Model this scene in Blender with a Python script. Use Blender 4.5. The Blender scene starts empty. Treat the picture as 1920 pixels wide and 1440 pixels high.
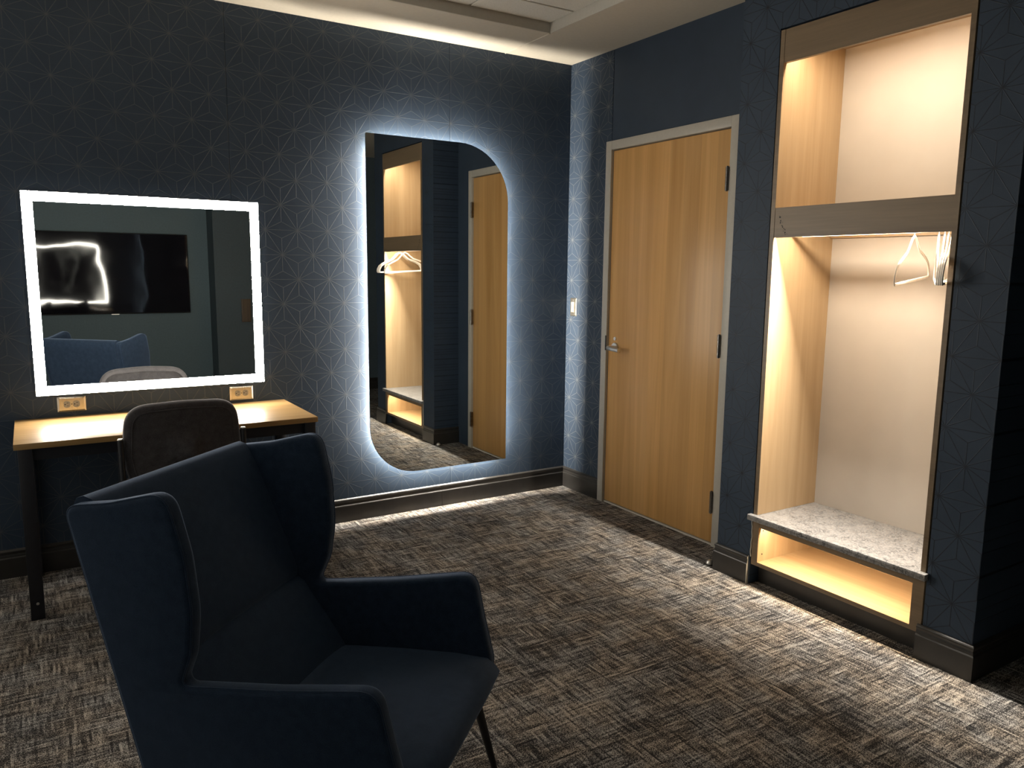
import bpy, bmesh, math, random
from mathutils import Matrix, Vector

random.seed(7)
scene = bpy.context.scene
COL = scene.collection
PI = math.pi

# ------------------------------------------------------------------ camera
CAM = Vector((-2.9832, -4.1209, 1.4338))
YAW, PITCH, ROLL, FPX = math.radians(58.0624), math.radians(-8.3888), math.radians(0.595), 1450.78
fw = Vector((math.cos(PITCH) * math.cos(YAW), math.cos(PITCH) * math.sin(YAW), math.sin(PITCH)))
rt = Vector((math.sin(YAW), -math.cos(YAW), 0.0))
up = rt.cross(fw)
r2 = rt * math.cos(ROLL) + up * math.sin(ROLL)
u2 = -rt * math.sin(ROLL) + up * math.cos(ROLL)
cd = bpy.data.cameras.new('camera')
cd.sensor_width = 36.0
cd.sensor_fit = 'HORIZONTAL'
cd.lens = FPX / 1920.0 * 36.0
cd.clip_start = 0.02
cam = bpy.data.objects.new('camera', cd)
COL.objects.link(cam)
cam.matrix_world = Matrix(((r2.x, u2.x, -fw.x, CAM.x), (r2.y, u2.y, -fw.y, CAM.y),
                           (r2.z, u2.z, -fw.z, CAM.z), (0, 0, 0, 1)))
scene.camera = cam

# ------------------------------------------------------------------ world, exposure
w = bpy.data.worlds.new('world')
w.use_nodes = True
w.node_tree.nodes['Background'].inputs[0].default_value = (0.02, 0.025, 0.035, 1)
w.node_tree.nodes['Background'].inputs[1].default_value = 1.0
scene.world = w
vs = scene.view_settings
vs.view_transform = 'Standard'
vs.look = 'None'
vs.gamma = 1.0
vs.use_curve_mapping = False
vs.exposure = 0.0

# lamp strengths (emission of the room's light strips and of one added slot)
L_VANITY = 88.0      # frosted border of the vanity mirror
L_HALO = 370.0        # strip behind the tall mirror
L_UPPER = 158.0       # strip behind the closet fascia
L_LOWER = 160.0       # strip behind the closet cross beam
L_CUBBY = 380.0        # strip inside the shoe cubby
L_ADDED_SLOT = 3600.0        # added slot light under the cross beam, brightens the carpet
C_COOL = (1.0, 0.92, 0.80)
C_WARM = (1.0, 0.85, 0.66)

# ------------------------------------------------------------------ room dimensions (metres)
H = 2.703             # soffit height
XC = -0.2224          # face of the closet surround
YC0, YC1 = -1.593, -2.798
XL = -3.78            # left wall
YF = -5.0             # wall behind the camera
XH = 2.2              # end of the hallway
YP, XP = -4.68, -1.28 # pilaster on the wall behind the camera
HB, TB = 0.134, 0.013


# ------------------------------------------------------------------ node helpers
class NT:
    def __init__(self, name):
        self.m = bpy.data.materials.new(name)
        self.m.use_nodes = True
        self.t = self.m.node_tree
        self.b = self.t.nodes['Principled BSDF']

    def n(self, typ, **kw):
        nd = self.t.nodes.new(typ)
        for k, v in kw.items():
            setattr(nd, k, v)
        return nd

    def put(self, sock, v):
        if isinstance(v, bpy.types.NodeSocket):
            self.t.links.new(v, sock)
        elif isinstance(v, (tuple, list)) and len(v) == 3 and sock.type == 'RGBA':
            sock.default_value = (*v, 1)
        else:
            sock.default_value = v

    def math(self, op, a, b=None, c=None):
        nd = self.n('ShaderNodeMath', operation=op)
        for i, v in enumerate((a, b, c)):
            if v is not None:
                self.put(nd.inputs[i], v)
        return nd.outputs[0]

    def pos(self):
        return self.n('ShaderNodeNewGeometry').outputs['Position']

    def objc(self):
        return self.n('ShaderNodeTexCoord').outputs['Object']

    def mapping(self, vec, scale=(1, 1, 1), loc=(0, 0, 0), rot=(0, 0, 0)):
        nd = self.n('ShaderNodeMapping')
        self.put(nd.inputs['Vector'], vec)
        nd.inputs['Scale'].default_value = scale
        nd.inputs['Location'].default_value = loc
        nd.inputs['Rotation'].default_value = rot
        return nd.outputs[0]

    def noise(self, vec, scale=1.0, detail=2.0, rough=0.5, dist=0.0):
        nd = self.n('ShaderNodeTexNoise')
        self.put(nd.inputs['Vector'], vec)
        nd.inputs['Scale'].default_value = scale
        nd.inputs['Detail'].default_value = detail
        nd.inputs['Roughness'].default_value = rough
        nd.inputs['Distortion'].default_value = dist
        return nd.outputs[0]

    def ramp(self, fac, stops, interp='LINEAR'):
        nd = self.n('ShaderNodeValToRGB')
        cr = nd.color_ramp
        cr.interpolation = interp
        while len(cr.elements) < len(stops):
            cr.elements.new(0.5)
        for e, (p, c) in zip(cr.elements, stops):
            e.position = p
            e.color = (*c, 1)
        self.put(nd.inputs[0], fac)
        return nd.outputs[0]

    def mix(self, fac, a, b, blend='MIX'):
        nd = self.n('ShaderNodeMix', data_type='RGBA', blend_type=blend)
        self.put(nd.inputs[0], fac)
        self.put(nd.inputs[6], a)
        self.put(nd.inputs[7], b)
        return nd.outputs[2]

    def mapr(self, v, a, b, c=0.0, d=1.0):
        nd = self.n('ShaderNodeMapRange')
        self.put(nd.inputs[0], v)
        for i, q in enumerate((a, b, c, d)):
            nd.inputs[i + 1].default_value = q
        return nd.outputs[0]

    def bump(self, h, strength=0.2, dist=0.002):
        nd = self.n('ShaderNodeBump')
        nd.inputs['Strength'].default_value = strength
        nd.inputs['Distance'].default_value = dist
        self.put(nd.inputs['Height'], h)
        self.t.links.new(nd.outputs[0], self.b.inputs['Normal'])

    def set(self, color=None, rough=None, metal=None, spec=None, sheen=None, coat=None):
        if color is not None:
            self.put(self.b.inputs['Base Color'], color)
        if rough is not None:
            self.put(self.b.inputs['Roughness'], rough)
        if metal is not None:
            self.put(self.b.inputs['Metallic'], metal)
        if spec is not None:
            self.put(self.b.inputs['Specular IOR Level'], spec)
        if sheen is not None:
            self.put(self.b.inputs['Sheen Weight'], sheen)
        if coat is not None:
            self.put(self.b.inputs['Coat Weight'], coat)
        return self.m


def plain(name, color, rough=0.5, metal=0.0, spec=0.5, grain=0.06, gscale=60.0):
    """a procedural paint or metal: slight tonal mottling over a base colour"""
    q = NT(name)
    nz = q.noise(q.objc(), gscale, 3.0)
    f = q.mapr(nz, 0.3, 0.7, 1 - grain, 1 + grain)
    col = q.mix(1.0, color, f, 'MULTIPLY')
    return q.set(col, rough, metal, spec)


def emit(name, color, strength):
    q = NT(name)
    q.set((0.8, 0.8, 0.8), 0.5)
    q.put(q.b.inputs['Emission Color'], color)
    q.b.inputs['Emission Strength'].default_value = strength
    return q.m


def wallpaper(name, axis, star, s=0.1655, h=0.1275, pattern=True, ink=(0.088, 0.099, 0.110), met=0.30):
    """navy vinyl wallpaper with an interlaced hemp-leaf star print in metallic ink, toned per wall to carry its light"""
    q = NT(name)
    P = q.pos()
    sp = q.n('ShaderNodeSeparateXYZ')
    q.put(sp.inputs[0], P)
    hor, ver = sp.outputs[axis], sp.outputs[2]
    weave = q.noise(q.mapping(P, (420, 420, 900)), 1.0, 2.0)
    cloud = q.noise(P, 5.0, 4.0, 0.6)
    base = q.ramp(cloud, [(0.3, (0.0260, 0.0430, 0.0710)), (0.7, (0.0350, 0.0550, 0.0870))])
    base = q.mix(q.mapr(weave, 0.3, 0.7, 0.0, 0.35), base, (0.040, 0.056, 0.080))
    if pattern:
        u = q.math('MULTIPLY', q.math('SUBTRACT', hor, star[0]), 1 / s)
        v = q.math('MULTIPLY', q.math('SUBTRACT', ver, star[1]), 1 / h)
        hv = q.math('MULTIPLY', v, 0.5)
        fa = q.math('FRACT', v)
        fb = q.math('FRACT', q.math('SUBTRACT', u, hv))
        fc = q.math('FRACT', q.math('SUBTRACT', q.math('MULTIPLY', u, -1.0), hv))
        k = q.math('GREATER_THAN', q.math('ADD', q.math('ADD', fa, fb), fc), 1.5)
        a, b, c = [q.math('ABSOLUTE', q.math('SUBTRACT', k, f)) for f in (fa, fb, fc)]
        mn = q.math('MINIMUM', q.math('MINIMUM', a, b), c)
        mx = q.math('MAXIMUM', q.math('MAXIMUM', a, b), c)
        md = q.math('SUBTRACT', q.math('SUBTRACT', 1.0, mn), mx)
        d = q.math('MINIMUM', q.math('MULTIPLY', mn, 0.866), q.math('MULTIPLY', q.math('SUBTRACT', md, mn), 0.5))
        line = q.mapr(d, 0.003, 0.0125, 1.0, 0.0)
        worn = q.mapr(q.noise(P, 45.0, 2.0), 0.25, 0.6, 0.55, 1.0)
        line = q.math('MULTIPLY', line, worn)
        col = q.mix(line, base, ink)
        q.set(col, q.mapr(line, 0, 1, 0.60, 0.42), q.mapr(line, 0, 1, 0.0, met), 0.30)
        q.bump(q.math('ADD', q.math('MULTIPLY', line, 1.0), q.math('MULTIPLY', weave, 0.16)), 0.6, 0.0007)
    else:
        q.set(base, 0.62, 0.0, 0.35)
        q.bump(weave, 0.2, 0.0006)
    return q.m


def wood(name, light, dark, axis='z', rough=0.4, fine=90.0, strips=None, coat=0.0, spec=0.5, soft=False):
    """straight grained veneer; strips = (axis index, width) slip-matched leaves"""
    q = NT(name)
    P = q.pos()
    st = {'z': (1, 1, 0.035), 'y': (1, 0.035, 1), 'x': (0.035, 1, 1)}[axis]
    vec = P
    if strips:
        sp = q.n('ShaderNodeSeparateXYZ')
        q.put(sp.inputs[0], P)
        cell = q.math('FLOOR', q.math('MULTIPLY', sp.outputs[strips[0]], 1 / strips[1]))
        wn = q.n('ShaderNodeTexWhiteNoise', noise_dimensions='1D')
        q.put(wn.inputs['W'], cell)
        off = q.n('ShaderNodeCombineXYZ')
        for i in range(3):
            q.put(off.inputs[i], q.math('MULTIPLY', wn.outputs[0], 0.9 if i == 2 else 0.0))
        va = q.n('ShaderNodeVectorMath', operation='ADD')
        q.put(va.inputs[0], P)
        q.put(va.inputs[1], off.outputs[0])
        vec = va.outputs[0]
    m1 = q.noise(q.mapping(vec, tuple(9 * c for c in st)), 1.0, 4.0, 0.55, 1.2)
    m2 = q.noise(q.mapping(vec, tuple(fine * c for c in st)), 1.0, 3.0, 0.6)
    m3 = q.noise(q.mapping(vec, tuple(3.2 * fine * c for c in st)), 1.0, 2.0, 0.6)
    f = q.math('ADD', q.math('MULTIPLY', m1, 0.55), q.math('ADD', q.math('MULTIPLY', m2, 0.30), q.math('MULTIPLY', m3, 0.15)))
    if soft:
        f = q.math('ADD', q.math('MULTIPLY', m1, 0.75), q.math('ADD', q.math('MULTIPLY', m2, 0.17), q.math('MULTIPLY', m3, 0.08)))
    col = q.ramp(f, [(0.34, dark), (0.66, light)])
    if strips:
        tone = q.mapr(wn.outputs[0], 0, 1, 0.86, 1.08)
        col = q.mix(1.0, col, tone, 'MULTIPLY')
    q.set(col, rough, 0.0, spec, coat=coat)
    q.bump(m2, 0.04, 0.0005)
    return q.m


def fabric(name, c1, c2, sheen=0.3, sc=900.0):
    q = NT(name)
    O = q.objc()
    n1 = q.noise(O, sc, 2.0, 0.7)
    n2 = q.noise(O, 40.0, 3.0)
    f = q.math('ADD', q.math('MULTIPLY', n1, 0.75), q.math('MULTIPLY', n2, 0.25))
    col = q.ramp(f, [(0.36, c1), (0.64, c2)])
    q.set(col, 0.9, 0.0, 0.15, sheen)
    q.b.inputs['Sheen Roughness'].default_value = 0.35
    q.put(q.b.inputs['Sheen Tint'], tuple(min(1, 6 * c + 0.25) for c in c2))
    q.bump(n1, 0.5, 0.0012)
    return q.m


def carpet():
    q = NT('carpet')
    P = q.pos()
    wob = q.noise(P, 7.0, 2.0)
    sp = q.n('ShaderNodeSeparateXYZ')
    q.put(sp.inputs[0], P)

    def threads(run, cross, pitch, freq, seed):
        # dashed yarn rows: every row of the given pitch carries its own dashes
        row = q.math('FLOOR', q.math('MULTIPLY', q.math('ADD', cross, q.math('MULTIPLY', q.math('SUBTRACT', wob, 0.5), 0.012)), 1 / pitch))
        cv = q.n('ShaderNodeCombineXYZ')
        q.put(cv.inputs[0], q.math('MULTIPLY', run, freq))
        q.put(cv.inputs[1], q.math('MULTIPLY', row, 7.31))
        cv.inputs[2].default_value = seed
        return q.noise(cv.outputs[0], 1.0, 2.0, 0.6)
    a1 = threads(sp.outputs[0], sp.outputs[1], 0.0075, 9.0, 1.7)
    a2 = threads(sp.outputs[1], sp.outputs[0], 0.0075, 9.0, 8.2)
    sel = q.noise(q.mapping(P, (11, 11, 1), (3, 1, 0)), 1.0, 3.0)
    sel = q.mapr(sel, 0.25, 0.75)
    thr = q.n('ShaderNodeMix', data_type='FLOAT')
    q.put(thr.inputs[0], sel)
    q.put(thr.inputs[2], a1)
    q.put(thr.inputs[3], a2)
    pile = q.noise(P, 230.0, 2.0, 0.75)
    patch = q.noise(P, 3.0, 3.0)
    f = q.math('ADD', q.math('MULTIPLY', thr.outputs[0], 0.52), q.math('MULTIPLY', q.math('SUBTRACT', pile, 0.04), 0.62))
    f = q.math('ADD', f, q.math('MULTIPLY', q.math('SUBTRACT', patch, 0.5), 0.10))
    col = q.ramp(f, [(0.475, (0.026, 0.025, 0.026)), (0.53, (0.095, 0.087, 0.081)), (0.575, (0.27, 0.245, 0.22)), (0.65, (0.64, 0.59, 0.53))])
    tint = q.mix(q.mapr(wob, 0.4, 0.6), (1.05, 1.0, 0.94), (0.96, 1.0, 1.05))
    col = q.mix(1.0, col, tint, 'MULTIPLY')
    q.set(col, 0.95, 0.0, 0.1)
    q.bump(pile, 0.9, 0.006)
    return q.m


def quartz():
    q = NT('quartz')
    P = q.pos()
    wp = q.noise(P, 9.0, 3.0)
    ad = q.n('ShaderNodeVectorMath', operation='ADD')
    q.put(ad.inputs[0], q.mapping(P, (1, 1, 1)))
    sc = q.n('ShaderNodeVectorMath', operation='SCALE')
    cmb = q.n('ShaderNodeCombineXYZ')
    for i in range(3):
        q.put(cmb.inputs[i], wp)
    q.put(sc.inputs[0], cmb.outputs[0])
    sc.inputs['Scale'].default_value = 0.16
    q.put(ad.inputs[1], sc.outputs[0])
    vein = q.noise(ad.outputs[0], 34.0, 5.0, 0.62, 0.6)
    vd = q.math('ABSOLUTE', q.math('SUBTRACT', vein, 0.5))
    gate = q.mapr(q.noise(P, 15.0, 2.0), 0.34, 0.56)
    vline = q.math('MULTIPLY', q.mapr(vd, 0.0, 0.040, 1.0, 0.0), gate)
    spk = q.noise(P, 120.0, 3.0)
    base = q.ramp(spk, [(0.3, (0.185, 0.180, 0.175)), (0.6, (0.30, 0.29, 0.28))])
    col = q.mix(vline, base, (0.040, 0.043, 0.048))
    q.set(col, 0.28, 0.0, 0.5)
    return q.m


def steel(name, color, rough=0.3, brush=True):
    q = NT(name)
    n1 = q.noise(q.mapping(q.objc(), (700, 40, 40)), 1.0, 2.0)
    r = q.mapr(n1, 0.3, 0.7, rough * 0.8, rough * 1.25)
    return q.set(q.mix(1.0, color, q.mapr(n1, 0.3, 0.7, 0.94, 1.05), 'MULTIPLY'), r, 1.0)


M = {}
M['paper_back'] = wallpaper('wallpaper_back', 0, (-1.5919, 1.6267))
M['paper_right'] = wallpaper('wallpaper_right', 1, (-0.0486, 1.6267), ink=(0.15, 0.16, 0.165))  # brighter ink, the mirror's glow on the lines put into colour
M['paper_closet'] = wallpaper('wallpaper_closet', 1, (-1.7203, 2.0412), ink=(0.022, 0.026, 0.032), met=0.55)  # same print with darkened ink, its unlit look put into colour
M['paper_hall'] = wallpaper('wallpaper_hall', 0, (0.03, 1.6267))
M['paper_plain'] = wallpaper('wallpaper_plain', 1, (0, 0), pattern=False)
M['slate'] = plain('slate_paint', (0.125, 0.185, 0.215), 0.6)
M['slate_dark'] = plain('slate_dark_paint', (0.075, 0.105, 0.125), 0.6)
M['pale'] = plain('pale_grey_paint', (0.64, 0.69, 0.74), 0.7, grain=0.02)
M['ceil'] = plain('ceiling_paint', (0.56, 0.51, 0.42), 0.75, grain=0.03)
M['cove'] = plain('cove_paint', (0.52, 0.50, 0.45), 0.7, grain=0.03)
q = NT('acoustic_tile')
nz = q.noise(q.pos(), 260.0, 3.0, 0.7)
q.set(q.ramp(nz, [(0.32, (0.50, 0.49, 0.45)), (0.5, (0.66, 0.65, 0.60))]), 0.95, 0, 0.1)
q.bump(nz, 0.4, 0.002)
M['tile'] = q.m
M['grid'] = plain('ceiling_grid', (0.36, 0.35, 0.32), 0.5)
M['base'] = plain('black_satin_moulding', (0.032, 0.030, 0.028), 0.34, grain=0.12, gscale=20)
M['raw'] = plain('raw_moulding_end', (0.62, 0.58, 0.50), 0.7)
M['carpet'] = carpet()
M['maple'] = wood('maple_veneer', (0.77, 0.455, 0.180), (0.58, 0.310, 0.098), 'z', 0.36, 30.0, strips=(1, 0.1145), spec=0.45, soft=True)
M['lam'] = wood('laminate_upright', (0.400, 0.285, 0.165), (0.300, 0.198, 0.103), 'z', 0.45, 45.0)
M['lam_shade'] = wood('laminate_shaded', (0.235, 0.168, 0.100), (0.150, 0.103, 0.060), 'y', 0.45, 60.0)  # same laminate darkened, shade of the unlit closet fronts in its colour
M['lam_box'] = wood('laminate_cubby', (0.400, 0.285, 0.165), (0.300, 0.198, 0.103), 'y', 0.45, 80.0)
M['desk'] = wood('laminate_desk', (0.40, 0.255, 0.105), (0.27, 0.155, 0.052), 'x', 0.36, 45.0)
M['whitewall'] = plain('closet_back_paint', (0.44, 0.40, 0.355), 0.75, grain=0.02, gscale=9)
M['frame'] = plain('door_frame_paint', (0.50, 0.475, 0.42), 0.42, grain=0.03)
M['quartz'] = quartz()
M['black'] = plain('black_powder_coat', (0.012, 0.012, 0.014), 0.42, grain=0.1)
M['navyleg'] = plain('dark_desk_paint', (0.012, 0.013, 0.018), 0.45, grain=0.1)
M['navy'] = fabric('navy_wool', (0.0170, 0.0310, 0.0600), (0.0420, 0.0680, 0.1180), 0.8)
M['charcoal'] = fabric('charcoal_wool', (0.030, 0.028, 0.031), (0.082, 0.077, 0.080), 0.3, 700)
M['steel'] = steel('brushed_steel', (0.62, 0.57, 0.48), 0.34)
M['nickel'] = steel('satin_nickel', (0.72, 0.69, 0.64), 0.36)
M['bronze'] = steel('dark_hinge_steel', (0.22, 0.205, 0.19), 0.3)
M['device'] = plain('receptacle_plastic', (0.30, 0.29, 0.26), 0.5)
M['rocker'] = plain('switch_plastic', (0.40, 0.365, 0.29), 0.4)
M['slot'] = plain('slot_black', (0.008, 0.008, 0.008), 0.6)
M['hanger'] = plain('hanger_plastic', (0.80, 0.76, 0.70), 0.55, grain=0.02)
M['plaque'] = wood('plaque_wood', (0.16, 0.11, 0.07), (0.09, 0.06, 0.04), 'z', 0.5)
M['tvbez'] = plain('television_case', (0.010, 0.010, 0.011), 0.35)
q = NT('television_screen')
wv = q.noise(q.mapping(q.pos(), (2.6, 1, 2.6)), 1.0, 1.0)
q.set((0.010, 0.009, 0.013), 0.05, 0.0, 0.5)
q.bump(wv, 0.13, 0.03)
M['screen'] = q.m
q = NT('mirror_silvering')
sm = q.noise(q.objc(), 3.0, 2.0)
q.set(q.mix(q.mapr(sm, 0.3, 0.7), (0.80, 0.83, 0.82), (0.83, 0.86, 0.85)), 0.0, 1.0)
M['mirror'] = q.m
M['edge'] = plain('glass_edge', (0.05, 0.08, 0.075), 0.15)
M['led_vanity'] = emit('vanity_light', C_COOL, L_VANITY)
M['led_halo'] = emit('halo_light', C_COOL, L_HALO)
M['led_upper'] = emit('closet_light_upper', C_WARM, L_UPPER)
M['led_lower'] = emit('closet_light_lower', C_WARM, L_LOWER)
M['led_added_slot'] = emit('closet_light_added', C_COOL, L_ADDED_SLOT)
M['led_cubby'] = emit('closet_light_cubby', (1.0, 0.80, 0.55), L_CUBBY)


# ------------------------------------------------------------------ mesh helpers
def obj(name, verts, faces, mat, parent=None, smooth=False, bevel=0.0, seg=3, auto=None):
    me = bpy.data.meshes.new(name)
    me.from_pydata([tuple(v) for v in verts], [], faces)
    bm = bmesh.new()
    bm.from_mesh(me)
    bmesh.ops.recalc_face_normals(bm, faces=bm.faces)
    if bevel > 0:
        es = [e for e in bm.edges if len(e.link_faces) == 2 and e.calc_face_angle(0) > 0.5]
        bmesh.ops.bevel(bm, geom=es, offset=bevel, segments=seg, profile=0.5, affect='EDGES', clamp_overlap=True)
    bm.to_mesh(me)
    bm.free()
    o = bpy.data.objects.new(name, me)
    COL.objects.link(o)
    for m_ in (mat if isinstance(mat, list) else [mat]):
        me.materials.append(M[m_])
    if smooth or bevel > 0:
        for p_ in me.polygons:
            p_.use_smooth = True
        me.set_sharp_from_angle(angle=auto if auto else math.radians(40))
    if parent is not None:
        o.parent = parent
        if parent.get('_w'):
            o.matrix_parent_inverse = Matrix.Translation(-Vector(parent.location))
    return o


def boxv(x0, x1, y0, y1, z0, z1):
    v = [(x, y, z) for z in (z0, z1) for y in (y0, y1) for x in (x0, x1)]
    f = [(0, 2, 3, 1), (4, 5, 7, 6), (0, 1, 5, 4), (2, 6, 7, 3), (0, 4, 6, 2), (1, 3, 7, 5)]
    return v, f


class MB:
    def __init__(self):
        self.v, self.f = [], []

    def add(self, v, f):
        k = len(self.v)
        self.v += list(v)
        self.f += [tuple(i + k for i in q_) for q_ in f]
        return self

    def box(self, *a):
        return self.add(*boxv(*a))

    def cyl(self, p0, p1, r0, r1=None, n=16):
        return self.add(*cylv(p0, p1, r0, r1, n))

    def build(self, name, mat, parent=None, **k):
        return obj(name, self.v, self.f, mat, parent, **k)


def cylv(p0, p1, r0, r1=None, n=16):
    p0, p1 = Vector(p0), Vector(p1)
    r1 = r0 if r1 is None else r1
    d = (p1 - p0).normalized()
    a = d.cross(Vector((0, 0, 1)))
    if a.length < 1e-4:
        a = Vector((1, 0, 0))
    a.normalize()
    b = d.cross(a)
    v = []
    for p_, r in ((p0, r0), (p1, r1)):
        for i in range(n):
            t = 2 * PI * i / n
            v.append(p_ + a * (r * math.cos(t)) + b * (r * math.sin(t)))
    f = [(i, (i + 1) % n, n + (i + 1) % n, n + i) for i in range(n)]
    f += [tuple(range(n))[::-1], tuple(range(n, 2 * n))]
    return v, f


def tubev(path, r, n=10, closed=False, flat=None, nrm=None):
    """tube along a polyline; flat=(ra, rb) oval section with rb along nrm"""
    P = [Vector(p_) for p_ in path]
    m = len(P)
    v, f = [], []
    ref = Vector(nrm) if nrm else None
    prev = None
    for i, p_ in enumerate(P):
        if closed:
            t = (P[(i + 1) % m] - P[i - 1]).normalized()
        else:
            t = (P[min(i + 1, m - 1)] - P[max(i - 1, 0)]).normalized()
        if ref:
            b = (ref - t * ref.dot(t)).normalized()
            a = t.cross(b)
        else:
            if prev is None:
                a = t.cross(Vector((0, 0, 1)))
                if a.length < 1e-3:
                    a = t.cross(Vector((1, 0, 0)))
            else:
                a = prev - t * prev.dot(t)
            a.normalize()
            b = t.cross(a)
        prev = a
        ra, rb = flat if flat else (r, r)
        for k in range(n):
            th = 2 * PI * k / n
            v.append(p_ + a * (ra * math.cos(th)) + b * (rb * math.sin(th)))
    for i in range(m if closed else m - 1):
        j = (i + 1) % m
        for k in range(n):
            f.append((i * n + k, i * n + (k + 1) % n, j * n + (k + 1) % n, j * n + k))
    if not closed:
        f += [tuple(range(n))[::-1], tuple(range((m - 1) * n, m * n))]
    return v, f


def fillet(pts, radii, seg=7):
    """round the corners of a closed 2D polygon"""
    out = []
    n = len(pts)
    for i in range(n):
        p_ = Vector(pts[i])
        a, b = Vector(pts[i - 1]), Vector(pts[(i + 1) % n])
        r = radii[i]
        if r <= 0:
            out.append(p_)
            continue
        da, db = (a - p_), (b - p_)
        la, lb = da.length, db.length
        da.normalize()
        db.normalize()
        ang = math.acos(max(-1, min(1, da.dot(db))))
        t = min(r / math.tan(ang / 2), la * 0.48, lb * 0.48)
        q0, q1 = p_ + da * t, p_ + db * t
        for k in range(seg + 1):
            s = k / seg
            out.append(q0 * (1 - s) ** 2 + p_ * 2 * s * (1 - s) + q1 * s * s)
    return out


def area2(pts):
    return 0.5 * sum(pts[i][0] * pts[(i + 1) % len(pts)][1] - pts[(i + 1) % len(pts)][0] * pts[i][1] for i in range(len(pts)))


def inset2(pts, d):
    n = len(pts)
    sgn = 1 if area2(pts) > 0 else -1
    out = []
    for i in range(n):
        a, p_, b = Vector(pts[i - 1]), Vector(pts[i]), Vector(pts[(i + 1) % n])
        t = (b - a).normalized()
        out.append(p_ + Vector((-t.y, t.x)) * d * sgn)
    return out


def slab2(pts, T, r, fmap, seg=4, both=True):
    """a plate from a 2D outline with rounded rims; fmap(a, b, depth) gives the 3D point"""
    rings = []
    for k in range(seg + 1):
        th = PI / 2 * k / seg
        rings.append((r * (1 - math.sin(th)), -T / 2 + r * (1 - math.cos(th))))
    rr = rings + [(i_, -d_) for i_, d_ in reversed(rings)]
    v, f = [], []
    n = len(pts)
    for ins, dep in rr:
        for p_ in inset2(pts, ins):
            v.append(fmap(p_.x, p_.y, dep))
    for i in range(len(rr) - 1):
        for k in range(n):
            f.append((i * n + k, i * n + (k + 1) % n, (i + 1) * n + (k + 1) % n, (i + 1) * n + k))
    f.append(tuple(range(n))[::-1])
    f.append(tuple(range((len(rr) - 1) * n, len(rr) * n)))
    return v, f


def rrect(x0, x1, z0, z1, radii, seg=10):
    """radii order: bottom-left, bottom-right, top-right, top-left"""
    return fillet([(x0, z0), (x1, z0), (x1, z1), (x0, z1)], radii, seg)


def arcrect(x0, x1, z0, z1, radii, seg=14):
    cs = [((x0, z0), (1, 1), PI), ((x1, z0), (-1, 1), 1.5 * PI), ((x1, z1), (-1, -1), 0), ((x0, z1), (1, -1), 0.5 * PI)]
    out = []
    for ((x, z), (sx, sz), a0), r in zip(cs, radii):
        if r <= 0:
            out.append(Vector((x, z)))
            continue
        for k in range(seg + 1):
            t = a0 + PI / 2 * k / seg
            out.append(Vector((x + sx * r + r * math.cos(t), z + sz * r + r * math.sin(t))))
    return out


def tag(o, label, cat, group=None, kind=None):
    o['label'] = label
    if cat:
        o['category'] = cat
    if group:
        o['group'] = group
    if kind:
        o['kind'] = kind
    return o


def struct(o, label):
    o['kind'] = 'structure'
    o['label'] = label
    return o


def thing(name, label, cat, loc, group=None, world=True, rotz=0.0):
    """an Empty at the thing's base; with world=True its parts are given in room coordinates"""
    o = bpy.data.objects.new(name, None)
    COL.objects.link(o)
    o.location = loc
    o.rotation_euler = (0, 0, rotz)
    o.empty_display_size = 0.1
    tag(o, label, cat, group)
    if world:
        o['_w'] = 1
    return o


def bx(name, mat, parent, *a, **k):
    v, f = boxv(*a)
    return obj(name, v, f, mat, parent, **k)


# ================================================================== STRUCTURE
fl = bx('floor', 'carpet', None, XL - 0.1, XH + 0.1, YF - 0.1, 0.1, -0.05, 0.0)
struct(fl, 'heathered charcoal and beige carpet floor')

# back wall with hung wallpaper lengths
wb = bx('wall_back', 'paper_plain', None, XL - 0.1, 0.1, 0.003, 0.1, 0, H + 0.1)
struct(wb, 'navy star-print wall behind the mirrors')
xs = [XL, -3.315, -2.086, -0.8555, 0.0]
for a, b in zip(xs[:-1], xs[1:]):
    bx('wallpaper_panel', 'paper_back', wb, a + 0.0013, b - 0.0013, 0.0, 0.003, 0.0, H)

# right wall with the door opening
DL, DR, DH = -0.436, -1.350, 2.134      # leaf
FL, FR, FT = DL + 0.053, DR - 0.053, DH + 0.055
mb = MB()
mb.box(0.003, 0.12, FL, 0.1, 0, H + 0.1)
mb.box(0.003, 0.12, YC0 - 0.2, FR, 0, H + 0.1)
mb.box(0.003, 0.12, FR, FL, FT, H + 0.1)
wr = struct(mb.build('wall_right', 'paper_plain'), 'navy wall around the maple door')
bx('wallpaper_panel', 'paper_right', wr, 0.0, 0.003, FL, 0.0, 0.0, H)
bx('wallpaper_panel', 'paper_right', wr, 0.0, 0.003, -0.4185, FL, FT, H)
bx('wallpaper_panel', 'paper_plain', wr, 0.0005, 0.003, YC0, -0.4235, FT, H)
bx('wallpaper_panel', 'paper_plain', wr, 0.0005, 0.003, YC0, FR, 0.0, FT)

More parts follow.
